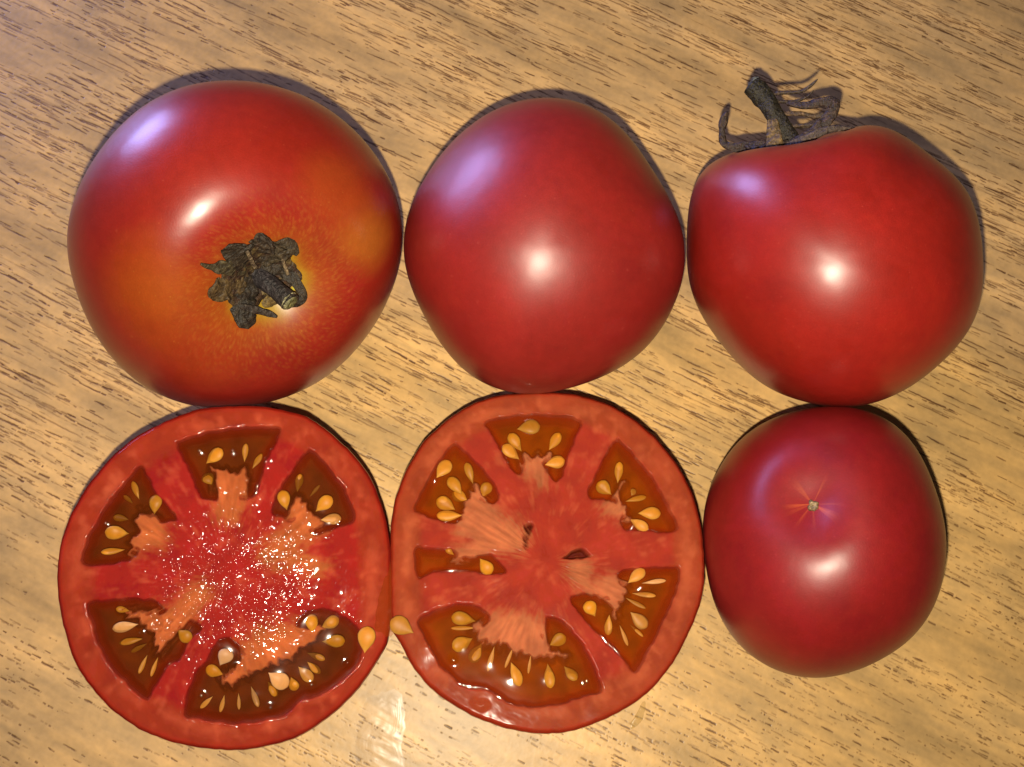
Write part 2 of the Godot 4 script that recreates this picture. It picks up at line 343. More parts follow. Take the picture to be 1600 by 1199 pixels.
func ring_of(flat: Array, steps: int) -> PackedVector2Array:   # a closed smooth curve through the points
	var n := flat.size() / 2
	var out := PackedVector2Array()
	for i in n:
		var p: Array[Vector2] = []
		for k in [-1, 0, 1, 2]:
			var j: int = (i + k + n) % n
			p.append(Vector2(flat[2 * j], flat[2 * j + 1]))
		for s in steps:
			var f := float(s) / steps
			out.append(p[1].lerp(p[2], f).lerp(p[1].cubic_interpolate(p[2], p[0], p[3], f), 0.75))
	return out

func signed(p: Vector2, poly: PackedVector2Array, box: Rect2) -> float:   # distance to the curve, negative inside
	if not box.has_point(p): return 9.0
	var best := 81.0
	var m := poly.size()
	var a := poly[m - 1]
	var inside := false
	for i in m:
		var b := poly[i]
		var ab := b - a
		var t := clampf((p - a).dot(ab) / ab.length_squared(), 0.0, 1.0)
		best = minf(best, p.distance_squared_to(a + ab * t))
		if (a.y > p.y) != (b.y > p.y) and p.x < (b.x - a.x) * (p.y - a.y) / (b.y - a.y) + a.x: inside = not inside
		a = b
	return -sqrt(best) if inside else sqrt(best)

func boxed(poly: PackedVector2Array, by: float) -> Rect2:
	var r := Rect2(poly[0], Vector2.ZERO)
	for p in poly: r = r.expand(p)
	return r.grow(by)

func seed_shape(long: float, wide: float, pale: float, kind: int) -> ArrayMesh:   # the pointed end along +x, flat in y; millimetres
	var v := PackedVector3Array()
	var c := PackedColorArray()
	var idx := PackedInt32Array()
	var rows := 16
	var around := 14
	var body := Color(0.47, 0.170, 0.008).lerp(Color(0.52, 0.26, 0.11), pale * pale)
	var husk := Color(0.48, 0.22, 0.026).lerp(Color(0.56, 0.32, 0.16), pale * pale)
	for i in rows + 1:
		var f := float(i) / rows
		var x := (f - 0.45) * long
		var belly := sqrt(clampf(1.0 - pow((f - 0.36) / 0.365, 2.0), 0.0, 1.0)) if f < 0.36 else pow(clampf(cos((f - 0.36) / 0.64 * PI * 0.5), 0.0, 1.0), 1.15)
		belly = maxf(belly, 0.07 if i < rows and i > 0 else 0.01)
		for j in around:
			var a := TAU * j / around
			var z := 1.0 + 0.10 * soft.get_noise_3d(cos(a) * 40.0 + kind * 31.0, sin(a) * 40.0, f * 70.0)
			v.append(Vector3(x, sin(a) * minf(wide * 0.24, 0.75) * pow(belly, 0.7) * z + 0.25 * sin(f * 3.0 + kind), cos(a) * wide * 0.5 * belly * z) * 0.001)
			var rim := pow(absf(cos(a)), 2.5)
			var k := 0.85 + 0.3 * (0.5 + 0.5 * soft.get_noise_3d(x * 30.0, cos(a) * 30.0, kind * 17.0))
			k *= 0.68 + 0.42 * absf(sin(kind * 2.7))
			c.append(shade(body.lerp(husk, maxf(rim, smoothstep(0.6, 1.0, f))), k))
	for i in rows:
		for j in around:
			var a := i * around + j
			var b := i * around + (j + 1) % around
			idx.append_array(PackedInt32Array([a, b, a + around, b, b + around, a + around]))
	var n := face_out(v, idx, Vector3.ZERO)
	var arr := []
	arr.resize(Mesh.ARRAY_MAX)
	arr[Mesh.ARRAY_VERTEX] = v
	arr[Mesh.ARRAY_NORMAL] = n
	arr[Mesh.ARRAY_COLOR] = c
	arr[Mesh.ARRAY_INDEX] = idx
	var mesh := ArrayMesh.new()
	mesh.add_surface_from_arrays(Mesh.PRIMITIVE_TRIANGLES, arr)
	return mesh

func half(d: Dictionary, called: String, label: String, wet: float, tone: Dictionary) -> Node3D:
	var centre: Vector3 = d.centre
	var t := thing(called, label, "cut tomato", Vector3(centre.x, 0, centre.z), "halves of the tomato cut across")
	var up: Vector3 = d.normal.normalized()
	var ux := (Vector3.RIGHT - up * up.x).normalized()
	var uz := ux.cross(up)
	var lift := Vector3(0, centre.y, 0)
	var rim := ring_of(d.outline, 6)
	var polys: Array[PackedVector2Array] = []
	var boxes: Array[Rect2] = []
	var n_gel: int = d.chambers.size()
	for q in d.chambers + d.holes:
		polys.append(ring_of(q, 3))
		boxes.append(boxed(polys[-1], 3.0))
	var mounds: Array[PackedVector2Array] = []
	var mound_boxes: Array[Rect2] = []
	for q in d.placentas:
		mounds.append(ring_of(q, 3))
		mound_boxes.append(boxed(mounds[-1], 3.5))
	var cols := 460
	var rows := 132
	var edge := PackedFloat32Array()   # the rim's distance from the middle by heading
	for j in cols:
		var a := TAU * j / cols
		var far := Vector2.from_angle(a) * 80.0
		var hit := 30.0
		for i in rim.size():
			var x = Geometry2D.segment_intersects_segment(Vector2.ZERO, far, rim[i], rim[(i + 1) % rim.size()])
			if x != null: hit = x.length()
		edge.append(hit + 0.12 * fine.get_noise_2d(cos(a) * 20.0, sin(a) * 20.0))
	var pv := PackedVector2Array()
	var hv := PackedFloat32Array()
	var v := PackedVector3Array()
	var c := PackedColorArray()
	var own := PackedInt32Array()      # which chamber (1..), placenta (101..) or flesh (0) a vertex belongs to
	var near_gel := PackedInt32Array()
	var gel_in := PackedFloat32Array()
	var off := 40.0 if wet > 0.5 else 0.0
	for i in rows + 1:
		var f := pow(float(i) / rows, 0.82)
		for j in cols:
			var a := TAU * j / cols
			var p := Vector2.from_angle(a) * (edge[j] * f)
			var from_rim := edge[j] * (1.0 - f)
			var ds := 9.0
			var which := 0
			var pj := p + Vector2(fine.get_noise_2d(p.x * 0.55 + off, p.y * 0.55), fine.get_noise_2d(p.x * 0.55, p.y * 0.55 + 50.0)) * 0.35
			for k in polys.size():
				var x := signed(pj, polys[k], boxes[k])
				if x < ds:
					ds = x
					which = k + 1
			var dp := 9.0
			var mound := 0
			for k in mounds.size():
				var x := signed(pj, mounds[k], mound_boxes[k])
				if x < dp:
					dp = x
					mound = k + 1
			var rag := fine.get_noise_2d(p.x * 1.3 + off, p.y * 1.3) * 0.55 + fine.get_noise_2d(p.x * 0.5, p.y * 0.5 + off) * 0.5
			var hollow := smoothstep(0.12, -1.5, ds) if which <= n_gel else smoothstep(0.1, -0.6, ds)
			var streak := fine.get_noise_2d(atan2(p.y, p.x) * 22.0 + off, p.length() * 0.25)
			var pm := smoothstep(1.25, -0.95, dp + rag * 0.7 + streak * 1.1)
			var pm_soft := smoothstep(3.0, -1.6, dp + rag * 1.4 + streak * 2.2)
			var depth := 5.0 if which <= n_gel else 2.2
			var mid := smoothstep(25.0, 4.0, p.length())
			var n1 := fine.get_noise_2d(p.x * 0.9 + off, p.y * 0.9)
			var n2 := fine.get_noise_2d(p.x * 2.1, p.y * 2.1 + off)
			var patchy := 0.18 + 0.82 * smoothstep(-0.25, 0.2, fine.get_noise_2d(p.x * 0.45 + p.y * 0.2 + off, p.y * 0.25 - p.x * 0.1))
			var grain := 0.016 * n1 + 0.008 * n2 + 0.26 * wet * mid * patchy * fine.get_noise_2d(p.x * 1.25, p.y * 1.25 + off) + 0.22 * fine.get_noise_2d(p.x * 0.12 + off, p.y * 0.12)
			var n3 := fine.get_noise_2d(p.x * 1.7 - off, p.y * 1.7 + 9.0)
			var n4 := fine.get_noise_2d(p.x * 3.1 + 5.0, p.y * 3.1 - off)
			var drops := smoothstep(0.26, 0.62, n3) * 0.11 + smoothstep(0.30, 0.6, n4) * 0.05     # beads of juice
			grain += drops * (wet * (0.10 + 0.6 * mid + 0.8 * smoothstep(1.6, 0.3, ds)) + 0.08) * (1.0 - hollow)
			var h := grain - depth * hollow * (1.0 - pm) - 0.05 * pm * hollow - 0.9 * pow(smoothstep(0.9, 0.0, from_rim), 2.0)
			h += 0.10 * pm * (fine.get_noise_2d(p.x * 0.5, p.y * 0.5) + 0.6)
			pv.append(p)
			for b in d.beads: h += 0.30 * exp(-(p - Vector2(b[0], b[1])).length_squared() / 0.50)
			hv.append(h)
			v.append(lift + (ux * p.x + uz * p.y + up * h) * 0.001)
			# colour of the flesh and of the hollows in it
			var col: Color = tone.core
			var wall := smoothstep(8.5, 6.0, from_rim + rag)
			col = col.lerp(tone.wall, wall)
			col = col.lerp(tone.rind, 0.8 * smoothstep(1.7, 0.1, from_rim + 0.3 * n1))
			var vein := smoothstep(0.0, 0.75, 0.6 * fine.get_noise_2d(p.x * 0.30 + off, p.y * 0.30 - off) + 0.5 * streak * smoothstep(5.0, 14.0, p.length()) + 0.25 * fine.get_noise_2d(p.x * 0.9, p.y * 0.9 - off))
			col = col.lerp(tone.vein, vein * tone.veins * (1.0 - smoothstep(3.0, 0.5, from_rim)))
			var band := exp(-pow((from_rim - 4.2 + 0.8 * rag) / 1.5, 2.0))
			col = col.lerp(tone.vein, band * 0.9 * tone.veins * smoothstep(-0.2, 0.3, fine.get_noise_2d(p.x * 0.2, p.y * 0.2)))
			col = col.lerp(shade(tone.mound, 1.0 + 0.35 * streak), pm_soft * 0.9)
			col = col.lerp(tone.rind, 0.2 * smoothstep(0.9, 0.1, absf(ds)) * (1.0 - pm_soft))
			if hollow > 0.1: col = col.lerp(shade(tone.edge.lerp(tone.hollow, smoothstep(-0.4, -3.6, ds)), 1.0 + 0.6 * fine.get_noise_2d(p.x * 0.3 + off, p.y * 0.3)) if which <= n_gel else Color(0.09, 0.010, 0.004), smoothstep(0.1, 0.85, hollow) * (1.0 - pm) * smoothstep(0.0, -2.0 if which <= n_gel else -0.5, ds))  # core cracks: shade in the slit painted as near-black red
			col = shade(col, 1.0 + 0.20 * fine.get_noise_2d(p.x * 0.22 + 90.0, p.y * 0.22 + off) + 0.06 * fine.get_noise_2d(p.x * 0.8, p.y * 0.8) + 0.04 * n2)
			c.append(col)
			own.append(100 + mound if pm > 0.5 and mound > 0 else which if hollow > 0.15 else 0)
			near_gel.append(which if ds < 1.2 and which <= n_gel else 0)
			gel_in.append(ds)
	var idx := PackedInt32Array()
	var labels := PackedInt32Array()
	for i in rows:
		for j in cols:
			var a := i * cols + j
			var b := i * cols + (j + 1) % cols
			for q in [[a, a + cols, b], [b, a + cols, b + cols]]:
				idx.append_array(PackedInt32Array(q))
				labels.append(own[q[0]])
	var n := face_out(v, idx, up)
	for j in cols: n[j] = up
	part_of("flesh", t, wet_flesh_mat if wet > 0.5 else flesh_mat, v, n, c, idx, labels, 0)
	for k in range(1, polys.size() + 1):
		part_of("seed_chamber" if k <= n_gel else "core_crack", t, chamber_mat, v, n, c, idx, labels, k)
	for k in range(1, mounds.size() + 1):
		part_of("placenta", t, wet_flesh_mat if wet > 0.5 else chamber_mat, v, n, c, idx, labels, 100 + k)
	# the jelly in each chamber: one clear wet sheet that rises against the wall and over the seeds
	for layer in 2 * n_gel:
		var k := layer % n_gel + 1
		var deep := layer >= n_gel
		var to := PackedInt32Array()
		to.resize(v.size())
		to.fill(-1)
		var gv := PackedVector3Array()
		var gc := PackedColorArray()
		var gi := PackedInt32Array()
		for tri in labels.size():
			var all_in := true
			for q in 3:
				if near_gel[idx[tri * 3 + q]] != k: all_in = false
			if not all_in: continue
			for q in 3:
				var a := idx[tri * 3 + q]
				if to[a] < 0:
					to[a] = gv.size()
					var p := pv[a]
					var h := -0.16 + 0.05 * smoothstep(-1.2, 0.2, gel_in[a]) + 0.035 * fine.get_noise_2d(p.x * 0.22 + off, p.y * 0.22)
					for b in d.beads: h += 0.30 * exp(-(p - Vector2(b[0], b[1])).length_squared() / 0.50)
					if deep: h = -1.1 + 0.15 * fine.get_noise_2d(p.x * 0.4, p.y * 0.4 + 70.0)
					if gel_in[a] > 0.3: h -= 1.5
					for s in d.seeds:
						if s[5] > -0.2 and not deep:
							var r2: float = (p - Vector2(s[0], s[1])).length_squared() / pow(0.42 * (s[2] + s[3]) * 0.5, 2.0)
							if r2 < 4.0: h += (0.05 + 0.22 * s[5]) * exp(-r2)
					gv.append(lift + (ux * p.x + uz * p.y + up * h) * 0.001)
					gc.append(tone.gel.lerp(tone.edge, smoothstep(-3.4, 0.0, gel_in[a])))
				gi.append(to[a])
		if gi.is_empty(): continue
		commit("deep_jelly" if deep else "seed_jelly", t, deep_gel_mat if deep else gel_mat, gv, face_out(gv, gi, up), gc, gi)
	# the seeds
	var count := 0
	for s in d.seeds:
		var o := MeshInstance3D.new()
		o.name = "seed"
		o.mesh = seed_shape(s[2], s[3], s[6], count + int(off))
		o.material_override = seed_mat
		t.add_child(o, true)
		var a := deg_to_rad(s[4])
		var along := ux * cos(a) + uz * sin(a)
		var lean := up.rotated(along, rng.randf_range(-0.3, 0.3))
		o.transform = Transform3D(Basis(along, lean, along.cross(lean)), lift + (ux * s[0] + uz * s[1] + up * (s[5] * 0.8 - 0.62)) * 0.001)
		count += 1
	# the skin: from the rim down to the table
	var sv := PackedVector3Array()
	var sc := PackedColorArray()
	var si := PackedInt32Array()
	var down := 26
	for i in down + 1:
		var al := 0.5 * PI * i / down
		for j in cols:
			var a := TAU * j / cols
			var e := (ux * cos(a) + uz * sin(a)) * edge[j] * 0.001 + up * -0.0009
			var top := lift + e
			var k := cos(al) + 0.05 * sin(2.0 * al)
			var hold := top.y * (1.0 - 0.985 * pow(sin(al), 1.25)) + 0.0003
			sv.append(Vector3(top.x * k, hold, top.z * k))
			sc.append(over_skin(shade(tone.skin, 1.0 + 0.12 * soft.get_noise_2d(j * 1.3, i * 3.0))))
	for i in down:
		for j in cols:
			var a := i * cols + j
			var b := i * cols + (j + 1) % cols
			si.append_array(PackedInt32Array([a, b, a + cols, b, b + cols, a + cols]))
	commit("skin", t, skin_mat, sv, face_out(sv, si, Vector3.ZERO), sc, si)
	return t

# ---------------------------------------------------------------- table

func wood() -> Array:   # [colour, relief], the grain along u; 0.42 m a side
	var side := 2048
	var nz := FastNoiseLite.new()
	nz.seed = 5
	nz.noise_type = FastNoiseLite.TYPE_SIMPLEX_SMOOTH
	nz.frequency = 0.012
	nz.fractal_octaves = 4
	var stretched := nz.get_seamless_image(256, side)
	stretched.resize(side, side, Image.INTERPOLATE_CUBIC)
	nz.seed = 9
	nz.frequency = 0.05
	var fibres := nz.get_seamless_image(512, side)
	fibres.resize(side, side, Image.INTERPOLATE_CUBIC)
	nz.seed = 21
	nz.frequency = 0.006
	var blotch := nz.get_seamless_image(side, side)
	nz.seed = 33
	nz.frequency = 0.09
	var speck := nz.get_seamless_image(side, side)
	var s1 := stretched.get_data()
	var s2 := fibres.get_data()
	var s3 := blotch.get_data()
	var s4 := speck.get_data()
	var pore := PackedFloat32Array()
	pore.resize(side * side)
	var r := RandomNumberGenerator.new()
	r.seed = 77
	for k in 40000:
		var x := r.randf() * side
		var y := r.randf() * side
		var dense := s1[int(y) * side + int(x)] / 255.0
		if r.randf() > 0.25 + 1.2 * smoothstep(0.40, 0.62, dense): continue
		var big := r.randf()
		var gu := x / side if x < side * 0.5 else x / side - 1.0
		var gv := y / side if y < side * 0.5 else y / side - 1.0
		var worn := smoothstep(-0.01, 0.06, 0.42 * (gu * sin(deg_to_rad(26.5)) + gv * cos(deg_to_rad(26.5)))) # shorter flecks along this edge
		if r.randf() < worn * 0.62: big *= 0.7
		var long := int(lerpf(8.0, 34.0, r.randf()) if big < 0.72 else lerpf(30.0, 100.0, r.randf()))
		var wide := r.randf_range(0.3, 0.85) if big < 0.72 else r.randf_range(0.4, 1.05)
		var dark := r.randf_range(0.3, 1.0)
		var slope := r.randf_range(-0.05, 0.05)
		var wob := 0.0
		var hold := 1.0
		for i in long:
			wob += r.randf_range(-0.22, 0.22)
			if r.randf() < 0.09 + 0.16 * worn: hold = r.randf_range(0.05, 1.0) if r.randf() > worn * 0.45 else 0.0
			var f := float(i) / long
			var w := wide * (0.45 + 0.75 * sin(PI * f)) * (0.7 + 0.3 * hold)
			var yc := y + slope * i + wob
			for q in range(int(floor(yc - w - 1.0)), int(ceil(yc + w + 1.0)) + 1):
				var s := clampf(w + 0.6 - absf(q - yc), 0.0, 1.0) * dark * hold
				if s <= 0.0: continue
				var at := posmod(q, side) * side + posmod(int(x) + i, side)
				pore[at] = maxf(pore[at], s)
	var col := PackedByteArray()
	col.resize(side * side * 3)
	var rel := PackedByteArray()
	rel.resize(side * side)
	for i in side * side:
		var p := pore[i]
		var tone := 0.76 + 0.30 * (s1[i] / 255.0) + 0.16 * (s2[i] / 255.0 - 0.5) + 0.10 * (s3[i] / 255.0) + 0.08 * (s4[i] / 255.0 - 0.5)
		var warm := (s3[i] / 255.0 - 0.5) * 0.10 + (s2[i] / 255.0 - 0.5) * 0.10
		var k := 1.0 - p
		col[i * 3] = int(clampf(tone * lerpf(84.0, 202.0 + warm * 40.0, k), 0, 255))
		col[i * 3 + 1] = int(clampf(tone * lerpf(54.0, 163.0, k), 0, 255))
		col[i * 3 + 2] = int(clampf(tone * lerpf(28.0, 104.0 - warm * 60.0, k), 0, 255))
		rel[i] = int(clampf(205.0 - 120.0 * p + (s4[i] - 128) * 0.16 + (s2[i] - 128) * 0.12, 0, 255))
	return [ImageTexture.create_from_image(Image.create_from_data(side, side, false, Image.FORMAT_RGB8, col)), ImageTexture.create_from_image(Image.create_from_data(side, side, false, Image.FORMAT_L8, rel))]

func table() -> void:
	var tex := wood()
	var m := StandardMaterial3D.new()
	m.albedo_texture = tex[0]
	m.roughness = 0.42
	m.metallic_specular = 0.45
	m.heightmap_enabled = true
	m.heightmap_texture = tex[1]
	m.heightmap_scale = 0.02
	var st := SurfaceTool.new()
	st.begin(Mesh.PRIMITIVE_TRIANGLES)
	var x := 0.45
	var z := 0.33
	var a := deg_to_rad(26.5)
	var along := Vector3(cos(a), 0, sin(a)) / 0.42
	var across := Vector3(-sin(a), 0, cos(a)) / 0.42
	var corner := [Vector3(-x, 0, -z), Vector3(x, 0, -z), Vector3(x, 0, z), Vector3(-x, 0, z)]
	for i in [0, 1, 2, 0, 2, 3]:
		st.set_normal(Vector3.UP)
		st.set_uv(Vector2(corner[i].dot(along), corner[i].dot(across)))
		st.add_vertex(corner[i])
	for k in 4:
		var p: Vector3 = corner[k]
		var q: Vector3 = corner[(k + 1) % 4]
		var low := Vector3(0, -0.028, 0)
		var out := (p + q).normalized()
		for w in [p, p + low, q, q, p + low, q + low]:
			st.set_normal(Vector3(roundf(out.x * 0.9), 0, roundf(out.z * 1.1)).normalized())
			st.set_uv(Vector2(w.dot(along) + w.y * 2.0, w.dot(across) + w.y * 2.0))
			st.add_vertex(w)
	for i in [0, 2, 1, 0, 3, 2]:
		st.set_normal(Vector3.DOWN)
		st.set_uv(Vector2(corner[i].dot(along), corner[i].dot(across)))
		st.add_vertex(corner[i] - Vector3(0, 0.028, 0))
	st.generate_tangents()
	var o := MeshInstance3D.new()
	o.name = "table_top"
	o.mesh = st.commit()
	o.material_override = m
	add_child(o, true)
	tag(o, "tan wood-grain table top with short dark grain flecks", "table", "", "structure")

# A low wet patch, thickest in the middle, ragged at the edge.
func puddle(called: String, flat: Array, at: Vector3, thick: float, col: Color, m: Material, ripple: float, tilt := Vector3.UP) -> MeshInstance3D:
	var poly := ring_of(flat, 6)
	var v := PackedVector3Array()
	var c := PackedColorArray()
	var idx := PackedInt32Array()
	var mid := Vector2.ZERO
	for p in poly: mid += p / poly.size()
	var ux := (Vector3.RIGHT - tilt * tilt.x).normalized()
	var uz := ux.cross(tilt)
	var rows := 44
	var cols := poly.size()
	for i in rows + 1:
		var f := float(i) / rows
		for j in cols:
			var p := mid.lerp(poly[j], f * (1.0 + 0.10 * f * fine.get_noise_2d(poly[j].x * 0.7, poly[j].y * 0.7)))
			var g := deg_to_rad(26.5)
			var grain := Vector2(p.x * cos(g) + p.y * sin(g), -p.x * sin(g) + p.y * cos(g))
			var h := thick * (1.0 - pow(f, 4.0)) + ripple * (1.0 - pow(f, 6.0)) * (fine.get_noise_2d(grain.x * 0.14, grain.y * 1.1) + 0.6 * fine.get_noise_2d(p.x * 0.5, p.y * 0.5))
			v.append((ux * p.x + uz * p.y + tilt * maxf(h, 0.012)) * 0.001)
			c.append(col)
	for i in rows:
		for j in cols:
			var a := i * cols + j
			var b := i * cols + (j + 1) % cols
			idx.append_array(PackedInt32Array([a, b, a + cols, b, b + cols, a + cols]))
	var n := face_out(v, idx, tilt)
	for j in cols: n[j] = n[cols]
	var o := commit(called, self, m, v, n, c, idx)
	o.position = at
	return o

# ---------------------------------------------------------------- scene

func mm(x: float, y: float, z: float) -> Vector3:
	return Vector3(x, y, z) * 0.001

func _ready() -> void:
	rng.seed = 4
	# camera
	var cam := Camera3D.new()
	cam.name = "camera"
	cam.fov = rad_to_deg(2.0 * atan(599.5 / 1600.0))
	cam.near = 0.01
	cam.far = 20.0
	cam.position = Vector3(-0.0118532, 0.2605512, 0.0771788)
	add_child(cam)
	cam.basis = Basis(Vector3(0.998967, 0.0454458, 0), Vector3(-0.012895, 0.2834524, -0.9588996), -Vector3(0.0435780, -0.9579089, -0.2837455)).orthonormalized()
	cam.current = true
	# dim brownish background colour for the unseen room, weak light from all sides
	var env := Environment.new()
	env.background_mode = Environment.BG_COLOR
	env.background_color = Color(0.038, 0.032, 0.028).linear_to_srgb()
	env.tonemap_mode = Environment.TONE_MAPPER_LINEAR
	env.tonemap_exposure = 1.0
	env.sdfgi_enabled = true
	env.ssao_enabled = true
	env.ssil_enabled = true
	var we := WorldEnvironment.new()
	we.name = "environment"
	we.environment = env
	add_child(we)
	# the phone's flash, a centimetre below the lens
	var flash := AreaLight3D.new()
	flash.name = "phone_flash"
	flash.area_size = Vector2(0.0035, 0.0035)
	flash.light_energy = 0.118
	flash.light_color = Color(1.0, 0.88, 0.68).linear_to_srgb()
	flash.shadow_enabled = true
	add_child(flash)
	flash.position = cam.position + cam.basis * Vector3(-0.003, -0.0118, 0.0)
	flash.look_at(Vector3(0.03, 0.0, -0.11), Vector3.FORWARD)
	# bluish daylight from an unseen window, up and left, placed for the highlights
	var window := AreaLight3D.new()
	window.name = "unseen_window_light"
	window.area_size = Vector2(0.44, 0.56)
	window.light_energy = 2.4
	window.light_color = Color(0.37, 0.41, 1.0).linear_to_srgb()
	window.shadow_enabled = true
	add_child(window)
	window.position = Vector3(-0.92, 0.35, -0.98)
	window.look_at(Vector3(0, 0.03, 0), Vector3.UP)

	soft.seed = 3
	soft.noise_type = FastNoiseLite.TYPE_SIMPLEX_SMOOTH
	soft.frequency = 0.03
	fine.seed = 8
	fine.noise_type = FastNoiseLite.TYPE_SIMPLEX_SMOOTH
	fine.frequency = 0.5
	fine.fractal_octaves = 2

	materials()
	table()

	# the halves
	half(WET, "tomato_half", "glistening wet left half of the cut tomato, face up", 1.0, {
		"core": Color(0.27, 0.017, 0.014), "wall": Color(0.255, 0.029, 0.014), "rind": Color(0.28, 0.013, 0.008), "vein": Color(0.55, 0.11, 0.05), "veins": 0.35,
		"mound": Color(0.42, 0.105, 0.032), "hollow": Color(0.25, 0.042, 0.005), "gel": Color(0.090, 0.018, 0.003), "edge": Color(0.20, 0.018, 0.004), "skin": Color(0.27, 0.013, 0.009)})
	half(PALE, "tomato_half", "paler right half of the cut tomato, beside the smallest tomato", 0.0, {
		"core": Color(0.285, 0.031, 0.018), "wall": Color(0.265, 0.044, 0.018), "rind": Color(0.28, 0.018, 0.008), "vein": Color(0.50, 0.12, 0.05), "veins": 0.38,
		"mound": Color(0.40, 0.115, 0.046), "hollow": Color(0.38, 0.068, 0.003), "gel": Color(0.21, 0.036, 0.001), "edge": Color(0.30, 0.030, 0.003), "skin": Color(0.27, 0.013, 0.009)})

	# the whole tomatoes
	var red := Color(0.26, 0.016, 0.009)
	var t1 := tomato(ORANGE, "tomato", "largest tomato, red with orange patches, dry stalk scar facing up", red, [
		[Vector3(-0.44, -0.34, 0.83), 0.42, Color(0.32, 0.062, 0.006), 0.85], [Vector3(-0.17, -0.66, 0.72), 0.42, Color(0.30, 0.046, 0.006), 0.45],
		[Vector3(0.82, 0.02, 0.57), 0.30, Color(0.36, 0.095, 0.012), 0.9], [Vector3(0.64, 0.33, 0.68), 0.34, Color(0.32, 0.05, 0.009), 0.7]], Color(0.36, 0.22, 0.016), 0.30, 0.30)
	stalk_up(t1)
	tomato(PINK, "tomato", "pinkish red tomato without a stalk, middle of the back row", Color(0.235, 0.014, 0.011), [], Color(0.4, 0.2, 0.03), 0.2, 0.37)
	var t3 := tomato(STEMMED, "tomato", "red tomato lying on its side with a dry curled stalk", Color(0.28, 0.013, 0.008), [
		[Vector3(-0.30, 0.75, 0.5), 0.40, Color(0.36, 0.045, 0.02), 0.7], [Vector3(0.1, 0.8, 0.5), 0.35, Color(0.36, 0.025, 0.01), 0.7]], Color(0.40, 0.10, 0.05), 0.22, 0.335)
	stalk_side(t3)
	var t6 := tomato(SMALL, "tomato", "smallest tomato, dark red, blossom scar facing up", Color(0.22, 0.009, 0.009), [], Color(0.4, 0.2, 0.03), 0.2, 0.36, true)
	var tip: Vector3 = -SMALL.axis.normalized()
	button("blossom_scar", t6, Vector3(0, SMALL.centre.y, 0) + tip * (SMALL.radius * SMALL.squash * (1.0 - SMALL.tip) + 0.0001), tip, 0.0015, [Color(0.40, 0.26, 0.10), Color(0.75, 0.62, 0.38), Color(0.45, 0.34, 0.18), Color(0.30, 0.20, 0.09), Color(0.42, 0.10, 0.03)], 0.0004, 0.5)
	small_things()

